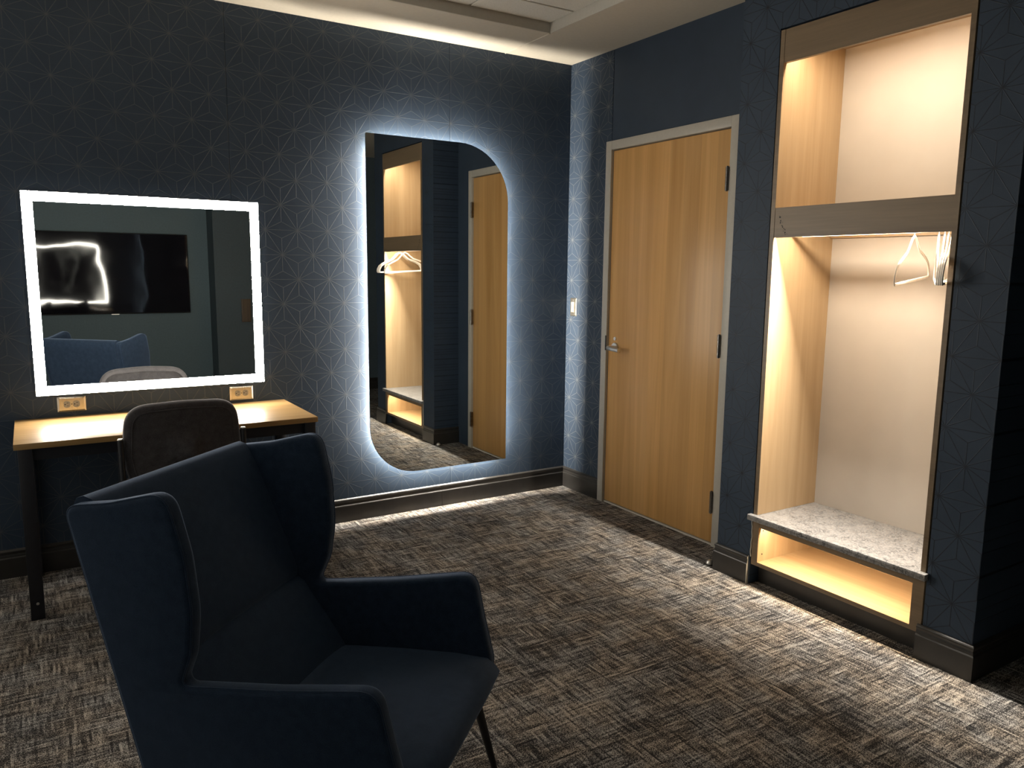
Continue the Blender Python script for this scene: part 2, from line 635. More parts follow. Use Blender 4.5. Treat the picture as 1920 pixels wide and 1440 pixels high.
# closet surround: two piers and a header that stand proud of the door wall
CL, CR, CT = -1.796, -2.616, 2.446      # opening
mb = MB()
mb.box(XC, 0.30, CL, YC0, 0, H + 0.1)
mb.box(XC, 0.30, YC1, CR, 0, H + 0.1)
mb.box(XC, 0.30, CR, CL, CT, H + 0.1)
mb.box(0.20, 0.30, CR, CL, 0, CT)
wc = struct(mb.build('wall_closet', 'paper_closet'), 'navy star-print wall framing the lit closet niche')
wh = struct(bx('wall_hall', 'paper_hall', None, 0.30, XH, YC1, YC1 + 0.1, 0, H + 0.1), 'dark navy hallway wall right of the closet')
we = struct(bx('wall_hall_end', 'paper_plain', None, XH, XH + 0.1, YF - 0.1, YC1 + 0.1, 0, H + 0.1), 'navy wall closing the dark hallway')
wl = struct(bx('wall_left', 'pale', None, XL - 0.1, XL, YF - 0.1, 0.1, 0, H + 0.1), 'plain pale grey wall left of the vanity')
mb = MB()
mb.box(XL, XP, YF - 0.1, YF, 0, H + 0.1)
wf = struct(mb.build('wall_front', 'slate'), 'slate painted wall facing the vanity mirror')
wp = struct(bx('wall_pilaster', 'slate_dark', None, XP, XH, YF - 0.1, YP, 0, H + 0.1), 'dark slate wall section right of the television')

# ceiling: a gypsum soffit around a field of lay-in tiles
X0, X1, Y0, Y1 = XL + 0.475, -0.482, YF + 0.475, -0.465
ZT = H + 0.052
mb = MB()
mb.box(XL, X0, YF, 0.0, H, H + 0.1)
mb.box(X1, XH, YF, 0.0, H, H + 0.1)
mb.box(X0, X1, Y1, 0.0, H, H + 0.1)
mb.box(X0, X1, YF, Y0, H, H + 0.1)
mb.box(X0, X1, Y0, Y1, ZT + 0.03, H + 0.1)
ce = struct(mb.build('ceiling', 'ceil'), 'cream soffit ceiling with a raised tile field')
mb = MB()
gx, gy = [], []
x = -0.985
while x > X0 + 0.05:
    gx.append(x)
    x -= 0.61
y = -0.690
while y > Y0 + 0.05:
    gy.append(y)
    y -= 0.61
for x in gx:
    mb.box(x - 0.007, x + 0.007, Y0, Y1, ZT + 0.006, ZT + 0.03)
for y in gy:
    mb.box(X0, X1, y - 0.007, y + 0.007, ZT + 0.006, ZT + 0.029)
mb.build('tile_grid', 'grid', ce)
ex, ey = [X1] + gx + [X0], [Y1] + gy + [Y0]
cache = {}
for i in range(len(ex) - 1):
    for j in range(len(ey) - 1):
        wx, wy = ex[i] - ex[i + 1] - 0.012, ey[j] - ey[j + 1] - 0.012
        key = (round(wx, 3), round(wy, 3))
        cx, cy = (ex[i] + ex[i + 1]) / 2, (ey[j] + ey[j + 1]) / 2
        if key not in cache:
            v, f = boxv(-wx / 2, wx / 2, -wy / 2, wy / 2, 0, 0.018)
            o = obj('ceiling_tile', v, f, 'tile', ce, bevel=0.003, seg=1)
            cache[key] = o
        else:
            o = cache[key].copy()
            COL.objects.link(o)
        o.location = (cx, cy, ZT)
# cove faces of the step and the control joint bead
mb = MB()
mb.box(X1 - 0.004, X1, Y0, Y1, H + 0.0005, ZT + 0.03)
mb.box(X0, X1, Y1 - 0.004, Y1, H + 0.0005, ZT + 0.03)
mb.build('step_face', 'cove', ce)
v, f = tubev([(-0.485, -0.001, H), (-0.485, -0.464, H)], 0.004, 8)
struct(obj('trim_1', v, f, 'ceil', None, smooth=True), 'thin cream control joint bead across the soffit')

# moulded baseboards, swept profile (depth, height)
PROF = [(0, 0), (TB, 0), (TB, 0.092), (TB - 0.002, 0.096), (TB - 0.004, 0.098), (TB - 0.004, 0.104), (TB - 0.006, 0.112),
        (TB - 0.0045, 0.118), (TB - 0.003, 0.121), (TB - 0.003, 0.126), (TB - 0.006, 0.130), (0.002, HB), (0, HB)]


def baseboard(path, normals, name, label, closed_ends=True):
    """path: plan points along the wall face, normals: outward mitre vectors there"""
    v, f = [], []
    n = len(PROF)
    for (px, py), (nx, ny) in zip(path, normals):
        for d, z in PROF:
            v.append((px + nx * d, py + ny * d, z))
    for i in range(len(path) - 1):
        for k in range(n):
            f.append((i * n + k, i * n + (k + 1) % n, (i + 1) * n + (k + 1) % n, (i + 1) * n + k))
    f.append(tuple(range(n)))
    f.append(tuple(range((len(path) - 1) * n, len(path) * n))[::-1])
    o = obj(name, v, f, 'base')
    return struct(o, label)


# in two lengths, the butt joint shows under the tall mirror
baseboard([(XL, -0.0002), (-0.9185, -0.0002)], [(0, -1), (0, -1)], 'baseboard_back', 'black moulded baseboard under the vanity desk')
baseboard([(-0.9175, -0.0002), (-0.0002, -0.0002)], [(0, -1), (-1, -1)], 'baseboard_back', 'black moulded baseboard under the tall mirror')
baseboard([(-0.0002, -0.0002), (-0.0002, FL)], [(-1, -1), (-1, 0)], 'baseboard_right', 'short black baseboard between the corner and the door')
bl = baseboard([(-0.0002, YC0 + 0.0002), (XC, YC0 + 0.0002), (XC, -1.786)], [(0, 1), (-1, 1), (-1, 0)], 'baseboard_closet', 'black baseboard left of the closet bench')
baseboard([(XC, -2.598), (XC, YC1 - 0.0002), (XH, YC1 - 0.0002)], [(-1, 0), (-1, -1), (0, -1)], 'baseboard_hall', 'black baseboard wrapping the corner right of the closet')
baseboard([(XL + 0.0002, 0), (XL + 0.0002, YF)], [(1, 0), (1, 0)], 'baseboard_left', 'black baseboard along the left wall')
baseboard([(XL, YF + 0.0002), (XP, YF + 0.0002), (XP - 0.0002, YP + 0.0002), (XH, YP + 0.0002)], [(0, 1), (-1, 1), (-1, 1), (0, 1)], 'baseboard_front', 'black baseboard on the wall facing the vanity')
# raw sawn end of the closet baseboard
prof2 = [(XC - d * 0.97, z) for d, z in PROF]
v = [(a, -1.7862, z) for a, z in prof2] + [(a, -1.7885 - 0.002 * math.sin(z * 40), z) for a, z in prof2]
n = len(prof2)
obj('sawn_end', v, [tuple(range(n)), tuple(range(n, 2 * n))[::-1]] + [(i, (i + 1) % n, n + (i + 1) % n, n + i) for i in range(n)], 'raw', bl)['label'] = 'cream unpainted end of the moulding'

# door
dr = thing('door_1', 'flush maple veneer door in a grey metal frame', None, (0.0, (DL + DR) / 2, 0.0))
dr['kind'] = 'structure'
mb = MB()
mb.box(-0.012, 0.11, DL + 0.003, FL, 0, FT)
mb.box(-0.012, 0.11, FR, DR - 0.003, 0, FT)
mb.box(-0.012, 0.11, DR - 0.003, DL + 0.003, DH + 0.004, FT)
mb.box(0.055, 0.11, DL - 0.012, DL + 0.003, 0, DH + 0.004)
mb.box(0.055, 0.11, DR - 0.003, DR + 0.012, 0, DH + 0.004)
mb.build('door_frame', 'frame', dr, bevel=0.0015, seg=2)
bx('door_leaf', 'maple', dr, 0.004, 0.048, DR + 0.001, DL - 0.0015, 0.014, DH - 0.002, bevel=0.0015, seg=2)
bx('threshold', 'raw', dr, 0.002, 0.10, DR, DL, 0.0, 0.008)
bx('back_panel', 'slot', dr, 0.112, 0.118, FR, FL, 0.0, FT)
for zc in (1.890, 1.060, 0.239):
    mb = MB()
    yk = DR + 0.004
    for k in range(5):
        z0 = zc - 0.0575 + k * 0.023
        mb.cyl((-0.0165, yk, z0), (-0.0165, yk, z0 + 0.0222), 0.0088, n=14)
    mb.cyl((-0.0165, yk, zc - 0.061), (-0.0165, yk, zc + 0.061), 0.0055, n=12)
    mb.box(-0.0165, 0.004, yk - 0.001, yk + 0.001, zc - 0.057, zc + 0.057)
    mb.build('hinge', 'bronze', dr, smooth=True)['label'] = 'dark steel butt hinge'
hd = MB().cyl((0.004, -0.503, 0.978), (-0.006, -0.503, 0.978), 0.0300, 0.0270, 28).build('lever_rose', 'nickel', dr, smooth=True)
mb = MB()
mb.cyl((-0.004, -0.503, 0.978), (-0.052, -0.503, 0.978), 0.0125, 0.0125, 18)
v, f = tubev([(-0.036, -0.494, 0.977), (-0.050, -0.500, 0.977), (-0.060, -0.518, 0.976), (-0.062, -0.56, 0.974), (-0.060, -0.612, 0.971)], 0.01, 14, flat=(0.0130, 0.0125), nrm=(0, 0, 1))
mb.add(v, f)
o = mb.build('lever', 'nickel', hd, smooth=True)
o.parent = hd
MB().cyl((0.004, -0.498, 1.030), (-0.001, -0.498, 1.030), 0.0115, 0.0105, 20).build('lock_cover', 'nickel', dr, smooth=True)
bx('strike_plate', 'slot', dr, -0.0135, -0.0118, DL + 0.002, DL + 0.012, 0.955, 1.045)

# ================================================================== BUILT-IN CLOSET
cl = thing('closet_unit', 'tall built-in closet unit of pale wood with lit compartments', 'closet', (XC, (CL + CR) / 2, 0))
CLi, CRi = -1.802, -2.610    # outer faces of the sides, a shadow gap inside the opening
YI0, YI1 = -1.823, -2.591       # inner faces of the sides
XB = 0.18                        # inner face of the back
ZB0, ZB1 = 1.583, 1.7095         # cross beam
ZF0, ZF1 = 2.305, 2.438          # fascia
ZS0, ZS1 = 0.311, 0.337          # bench slab
bx('side_panel', 'lam', cl, XC, XB, YI0, CLi, ZS1 + 0.0005, ZF1)
bx('side_panel', 'lam', cl, XC, XB, CRi, YI1, ZS1 + 0.0005, ZF1)
bx('edge_band_shade', 'lam_shade', cl, XC - 0.0015, XC, YI0, CLi, ZS1 + 0.0005, ZF1)  # front edge carries its shade as a darker laminate tone
bx('edge_band_shade', 'lam_shade', cl, XC - 0.0015, XC, CRi, YI1, ZS1 + 0.0005, ZF1)
bx('back_panel', 'whitewall', cl, XB, XB + 0.012, CRi, CLi, 0.1, ZF1)['label'] = 'cream painted back of the niche'
bx('fascia', 'lam_shade', cl, XC, XC + 0.018, YI1, YI0, ZF0, ZF1)
bx('top_panel', 'lam_box', cl, XC + 0.018, XB, YI1, YI0, 2.42, ZF1)
mb = MB()
mb.box(XC, XC + 0.003, YI1, YI0, ZB0, ZB1)
mb.box(XC + 0.015, XC + 0.018, YI1, YI0, ZB0, ZB1)
mb.box(XC + 0.003, XC + 0.015, YI1, YI0, 1.613, ZB1)  # beam hollowed underneath to hold and narrow the added slot light
mb.build('cross_beam', 'lam_shade', cl)
bx('shelf', 'lam_box', cl, XC + 0.018, XB, YI1, YI0, 1.690, ZB1)
bx('back_cleat', 'lam_box', cl, XB - 0.02, XB - 0.001, YI1, YI0, 1.592, 1.690)
def strip(mat, x0, x1, y0, y1, z):
    obj('light_strip', [(x0, y0, z), (x1, y0, z), (x1, y1, z), (x0, y1, z)], [(0, 3, 2, 1)], mat, cl)


strip('led_upper', XC + 0.0195, XC + 0.0560, YI1 + 0.07, YI0 - 0.07, 2.400)
strip('led_lower', XC + 0.0195, XC + 0.0560, YI1 + 0.07, YI0 - 0.07, 1.652)
strip('led_added_slot', XC + 0.0035, XC + 0.0145, YI1 + 0.13, YI0 - 0.13, 1.612)  # added light, makes the bright strip on the carpet
bx('light_channel', 'nickel', cl, XC + 0.0185, XC + 0.060, YI1 + 0.01, YI0 - 0.01, 2.4005, 2.418)
bx('light_channel', 'nickel', cl, XC + 0.0185, XC + 0.060, YI1 + 0.01, YI0 - 0.01, 1.6525, 1.690)
XR, ZR = -0.115, 1.606
MB().cyl((XR, YI1, ZR), (XR, YI0, ZR), 0.0075, n=20).build('hanging_rod', 'nickel', cl, smooth=True)
# torn veneer on the beam's left end
mb = MB()
rng = random.Random(3)
for k in range(15):
    t = k / 14
    yy = YI0 - 0.022 - 0.040 * t + rng.uniform(-0.006, 0.006)
    zz = ZB0 + 0.090 - 0.080 * t + rng.uniform(-0.008, 0.008)
    r = rng.uniform(0.0012, 0.0036)
    pts = [(XC - 0.0006, yy + r * rng.uniform(.5, 1.4) * math.cos(a), zz + r * rng.uniform(.6, 1.6) * math.sin(a)) for a in [i * PI / 3 for i in range(6)]]
    mb.add(pts, [(0, 1, 2, 3, 4, 5)])
mb.build('veneer_chips', 'slot', cl)['label'] = 'scuffed dark chips in the veneer'
# shoe cubby below the bench
cb = bx('cubby_base', 'lam_box', cl, XC, XB, CRi, CLi, 0.098, 0.116)
bx('cubby_side', 'lam', cl, XC, XB, -1.836, CLi, 0.116, ZS0 - 0.0005)
bx('cubby_side', 'lam', cl, XC, XB, CRi, -2.565, 0.116, ZS0 - 0.0005)
bx('cubby_rail', 'lam_shade', cl, XC, XC + 0.018, -2.565, -1.836, 0.281, ZS0 - 0.0005)
bx('cubby_rail', 'lam_shade', cl, XC - 0.001, XC, CRi, CLi, 0.098, 0.1165)  # thin dark facing, shade of the cubby front put into colour
bx('edge_band_shade', 'lam_shade', cl, XC - 0.001, XC, -1.836, CLi, 0.1165, ZS0 - 0.0005)  # dark facing over the cubby side, painted as if unlit
bx('edge_band_shade', 'lam_shade', cl, XC - 0.001, XC, CRi, -2.565, 0.1165, ZS0 - 0.0005)
bx('cubby_back', 'lam_box', cl, XB - 0.012, XB, -2.565, -1.836, 0.116, ZS0 - 0.0005)
bx('cubby_top', 'lam_box', cl, XC + 0.018, XB - 0.012, -2.565, -1.836, 0.303, ZS0 - 0.0005)
strip('led_cubby', XC + 0.0195, XC + 0.0275, -2.555, -1.846, 0.302)
for zz in (0.150, 0.262):
    v, f = cylv((XC + 0.030, -1.8359, zz), (XC + 0.030, -1.8369, zz), 0.0035, n=12)
    obj('screw_hole', v, f, 'slot', cl)
bx('toe_kick', 'base', cl, XC + 0.055, XC + 0.07, CRi, CLi, 0.0, 0.098)
# ragged caulk bead down the left edge of the cubby
path = [(XC - 0.002, -1.7985 + 0.0016 * math.sin(z_ * 47) + 0.001 * math.sin(z_ * 131), z_) for z_ in [0.133 + k * 0.0089 for k in range(21)]]
v, f = tubev(path, 0.0022, 6)
obj('caulk_bead', v, f, 'raw', cl, smooth=True)['label'] = 'ragged pale caulk line'

# quartz bench top: notched round the wall piers
pts = [(XB - 0.001, YI0 + 0.0215), (XC + 0.001, YI0 + 0.0215), (XC - 0.001, -1.786), (XC - 0.026, -1.786), (XC - 0.026, -2.622), (XC - 0.001, -2.622), (XC + 0.001, YI1 - 0.0195), (XB - 0.001, YI1 - 0.0195)]
n = len(pts)
v = [(a, b, ZS0) for a, b in pts] + [(a, b, ZS1) for a, b in pts]
f = [tuple(range(n)), tuple(range(n, 2 * n))] + [(i, (i + 1) % n, n + (i + 1) % n, n + i) for i in range(n)]
tag(obj('bench_top', v, f, 'quartz', None, bevel=0.0018, seg=2), 'grey veined quartz slab topping the closet bench', 'countertop')


# hangers on the rod
def make_hanger(loc, rz, label, tilt=0.0):
    t = thing('coat_hanger', label, 'hanger', loc, 'white hangers on the closet rod', world=False, rotz=rz)
    t.rotation_euler[1] = -math.radians(tilt)
    W = 0.197
    top = -0.030          # shoulder crown below the rod centre
    half = [(0.0, top), (0.022, top - 0.010), (0.045, top - 0.035), (0.070, top - 0.058), (0.110, top - 0.074), (0.150, top - 0.092), (0.178, top - 0.112),
            (0.193, top - 0.138), (W, top - 0.158), (0.193, top - 0.167), (0.180, top - 0.168)]
    pts = [(x_, z_) for x_, z_ in half] + [(x_, top - 0.168) for x_ in (0.09, 0.0, -0.09)] + [(-x_, z_) for x_, z_ in half[:0:-1]]
    path = [(x_, 0.0, z_) for x_, z_ in pts]
    v, f = tubev(path, 0.004, 8, True, flat=(0.0062, 0.0035), nrm=(0, 1, 0))
    obj('body', v, f, 'hanger', t, smooth=True)
    hk = []
    for k in range(15):
        a = -0.35 * PI + 1.28 * PI * k / 14
        hk.append((0.0105 * math.cos(a), 0, 0.0105 * math.sin(a) - 0.0010))
    hk = [(0.0, 0, top - 0.004), (0.0, 0, top + 0.006)] + [(0.003, 0, -0.0135)] + hk
    v, f = tubev(hk, 0.0014, 8, nrm=(0, 1, 0))
    obj('hook', v, f, 'nickel', t, smooth=True)
    return t


for yy, dg, lab in [(-2.392, 14, 'white hanger swung out, farthest from the right side of the closet'),
                    (-2.486, 31, 'white hanger next to the swung-out one, leftmost of the bunched four'),
                    (-2.508, 27, 'white hanger second from the left in the bunched four'),
                    (-2.522, 25, 'white hanger third from the left in the bunched four'),
                    (-2.536, 23, 'white hanger closest to the right side of the closet')]:
    make_hanger((XR, yy, ZR), math.radians(dg), lab, 4.5 if dg == 14 else 2.5)

# ================================================================== TALL MIRROR
tm = thing('wall_mirror', 'tall backlit mirror with two rounded corners on the star-print wall', 'mirror', (-0.93, 0.0, 0.25))
MX0, MX1, MZ0, MZ1, MR = -1.386, -0.4830, 0.2505, 2.157, 0.325
outl = arcrect(MX0, MX1, MZ0, MZ1, (0.29, 0.006, MR, 0.006))
G0, G1 = -0.037, -0.0425           # back and front of the glass
n = len(outl)
v = [(p_.x, G0, p_.y) for p_ in outl] + [(p_.x, G1, p_.y) for p_ in outl]
obj('glass_edge', v, [tuple(range(n))] + [(i, (i + 1) % n, n + (i + 1) % n, n + i) for i in range(n)], 'edge', tm)
v = [(p_.x, G1 - 0.0002, p_.y) for p_ in inset2(outl, 0.0008)]
obj('glass', v, [tuple(range(n))], 'mirror', tm)
OV = 0.060
ol2 = arcrect(MX0 + OV, MX1 - OV, MZ0 + OV, MZ1 - OV, (0.29 - OV, 0.004, MR - OV, 0.004))
n = len(ol2)
v = [(p_.x, -0.0005, p_.y) for p_ in ol2] + [(p_.x, G0 + 0.0005, p_.y) for p_ in ol2]
obj('housing', v, [tuple(range(n)), tuple(range(n, 2 * n))[::-1]] + [(i, (i + 1) % n, n + (i + 1) % n, n + i) for i in range(n)], 'nickel', tm)
ol3 = arcrect(MX0 + OV - 0.001, MX1 - OV + 0.001, MZ0 + OV - 0.001, MZ1 - OV + 0.001, (0.29 - OV, 0.004, MR - OV, 0.004))
n = len(ol3)
v = [(p_.x, -0.013, p_.y) for p_ in ol3] + [(p_.x, -0.029, p_.y) for p_ in ol3]
obj('light_strip', v, [(i, (i + 1) % n, n + (i + 1) % n, n + i) for i in range(n)], 'led_halo', tm)['label'] = 'light strip hidden behind the glass'

# ================================================================== VANITY MIRROR
vm = thing('vanity_mirror', 'square vanity mirror with a glowing white border above the desk', 'mirror', (-2.47, 0.0, 0.8425))
VX0, VX1, VZ0, VZ1, VB = -2.9825, -1.9625, 0.8425, 1.7565, 0.0425
bx('housing', 'nickel', vm, VX0 + 0.02, VX1 - 0.02, -0.0245, -0.0005, VZ0 + 0.02, VZ1 - 0.02)
bx('glass', 'mirror', vm, VX0 + VB, VX1 - VB, -0.0302, -0.025, VZ0 + VB, VZ1 - VB)
mb = MB()
for a0, a1, b0, b1 in ((VX0, VX1, VZ1 - VB, VZ1), (VX0, VX1, VZ0, VZ0 + VB), (VX0, VX0 + VB, VZ0 + VB, VZ1 - VB), (VX1 - VB, VX1, VZ0 + VB, VZ1 - VB)):
    mb.add([(a0, -0.0303, b0), (a1, -0.0303, b0), (a1, -0.0303, b1), (a0, -0.0303, b1)], [(0, 1, 2, 3)])
mb.build('light_border', 'led_vanity', vm)['label'] = 'frosted glowing border'
mb = MB()
mb.box(VX0, VX1, -0.030, -0.025, VZ1 - VB, VZ1)
mb.box(VX0, VX1, -0.030, -0.025, VZ0, VZ0 + VB)
mb.box(VX0, VX0 + VB, -0.030, -0.025, VZ0 + VB, VZ1 - VB)
mb.box(VX1 - VB, VX1, -0.030, -0.025, VZ0 + VB, VZ1 - VB)
mb.build('glass_rim', 'edge', vm)

# ================================================================== DESK
dk = thing('vanity_desk', 'wood topped vanity desk with dark legs under the square mirror', 'desk', (-2.464, -0.29, 0))
bx('desk_top', 'desk', dk, -3.074, -1.855, -0.575, -0.002, 0.711, 0.735, bevel=0.0012, seg=2)
for x0 in (-3.062, -1.917):
    lg = bx('leg', 'navyleg', dk, x0, x0 + 0.05, -0.573, -0.523, 0.0, 0.7105, bevel=0.0015, seg=2)
    MB().cyl((x0 + 0.027, -0.5728, 0.069), (x0 + 0.027, -0.5765, 0.069), 0.0062, 0.0048, 16).build('bolt', 'nickel', lg, smooth=True)
    bx('leg', 'navyleg', dk, x0, x0 + 0.05, -0.064, -0.016, 0.0, 0.7105, bevel=0.0015, seg=2)
    bx('side_rail', 'navyleg', dk, x0 + 0.005, x0 + 0.045, -0.523, -0.064, 0.655, 0.7105)
bx('rear_rail', 'navyleg', dk, -3.012, -1.917, -0.055, -0.025, 0.655, 0.7105)
bx('front_rail', 'navyleg', dk, -3.012, -1.917, -0.552, -0.532, 0.660, 0.7105)
for o in list(COL.objects):
    if o.name.startswith('bolt') and o.parent and o.parent.name.startswith('leg'):
        o.matrix_parent_inverse = Matrix.Identity(4)


# ================================================================== OUTLETS, SWITCH
def outlet(xc, zc, label):
    t = thing('power_outlet', label, 'outlet', (xc, 0, zc), 'brushed outlet plates above the desk')
    pts = [(-0.0585, -0.035), (0.0585, -0.035), (0.0585, 0.035), (-0.0585, 0.035)]
    pin = [(-0.0510, -0.0275), (0.0510, -0.0275), (0.0510, 0.0275), (-0.0510, 0.0275)]
    v = [(xc + a, -0.0003, zc + b) for a, b in pts] + [(xc + a, -0.0022, zc + b) for a, b in pts] + [(xc + a, -0.0062, zc + b) for a, b in pin]
    f = [(0, 1, 2, 3), (8, 9, 10, 11)] + [(k * 4 + i, k * 4 + (i + 1) % 4, k * 4 + 4 + (i + 1) % 4, k * 4 + 4 + i) for k in range(2) for i in range(4)]
    obj('cover_plate', v, f, 'steel', t)
    for s in (-1, 1):
        c = xc + s * 0.0193
        prof = [(max(-0.0140, min(0.0140, 0.0165 * math.cos(a))), 0.0165 * math.sin(a)) for a in [2 * PI * i / 28 for i in range(28)]]
        n = len(prof)
        v = [(c + a, -0.0055, zc + b) for a, b in prof] + [(c + a * 0.96, -0.0078, zc + b * 0.96) for a, b in prof]
        d = obj('receptacle', v, [tuple(range(n)), tuple(range(n, 2 * n))[::-1]] + [(i, (i + 1) % n, n + (i + 1) % n, n + i) for i in range(n)], 'device', t)
        mb = MB()
        mb.box(c - 0.001, c + 0.0065, -0.0083, -0.0072, zc + 0.0055, zc + 0.0078)
        mb.box(c + 0.000, c + 0.0065, -0.0083, -0.0072, zc - 0.0078, zc - 0.0058)
        mb.cyl((c - 0.0075, -0.0072, zc), (c - 0.0075, -0.0083, zc), 0.0027, n=10)
        mb.build('slots', 'slot', d)
        mb.v = []
    MB().cyl((xc, -0.006, zc), (xc, -0.0078, zc), 0.0033, 0.0028, 12).build('screw', 'bronze', t)
    return t


outlet(-2.8445, 0.7915, 'brushed metal outlet plate left, near the desk\'s left end')
outlet(-2.0745, 0.7860, 'brushed metal outlet plate right, near the desk\'s right end')
for o in list(COL.objects):
    if o.name.startswith('slots'):
        pw = o.parent.parent
        o.matrix_parent_inverse = Matrix.Identity(4)

sw = thing('light_switch', 'small metal light switch plate on the wall left of the door', 'switch', (0, -0.078, 1.20))
ys, zs = -0.078, 1.201
v = [(-0.0003, ys + a, zs + b) for a, b in ((-.033, -.0575), (.033, -.0575), (.033, .0575), (-.033, .0575))]
v += [(-0.0022, ys + a, zs + b) for a, b in ((-.033, -.0575), (.033, -.0575), (.033, .0575), (-.033, .0575))]
v += [(-0.0062, ys + a, zs + b) for a, b in ((-.027, -.0515), (.027, -.0515), (.027, .0515), (-.027, .0515))]
f = [(0, 1, 2, 3), (8, 9, 10, 11)] + [(k * 4 + i, k * 4 + (i + 1) % 4, k * 4 + 4 + (i + 1) % 4, k * 4 + 4 + i) for k in range(2) for i in range(4)]
obj('cover_plate', v, f, 'steel', sw)
bx('rocker', 'rocker', sw, -0.0095, -0.0055, ys - 0.0165, ys + 0.0165, zs - 0.033, zs + 0.033, bevel=0.001, seg=2)
for b in (-0.0445, 0.0445):
    MB().cyl((-0.006, ys, zs + b), (-0.0078, ys, zs + b), 0.0042, 0.0034, 14).build('screw', 'nickel', sw, smooth=True)

# dome door stop on the carpet
v, f = [], []
nu, nv = 20, 7
for j in range(nv):
    a = PI / 2 * j / (nv - 1)
    for i in range(nu):
        t = 2 * PI * i / nu
        v.append((0.021 * math.cos(a) * math.cos(t), 0.021 * math.cos(a) * math.sin(t), 0.003 + 0.026 * math.sin(a) if j else 0.0))
for j in range(nv - 1):
    for i in range(nu):
        f.append((j * nu + i, j * nu + (i + 1) % nu, (j + 1) * nu + (i + 1) % nu, (j + 1) * nu + i))
f.append(tuple(range(nu))[::-1])
ds = thing('door_stop', 'small shiny dome door stop on the carpet by the closet corner', 'door stop', (-0.212, -1.540, 0), world=False)
obj('dome', v, f, 'nickel', ds, smooth=True)
v, f = tubev([(0.0205 * math.cos(t), 0.0205 * math.sin(t), 0.006) for t in [2 * PI * i / 24 for i in range(24)]], 0.0035, 8, True)
obj('rubber_ring', v, f, 'slot', ds, smooth=True)


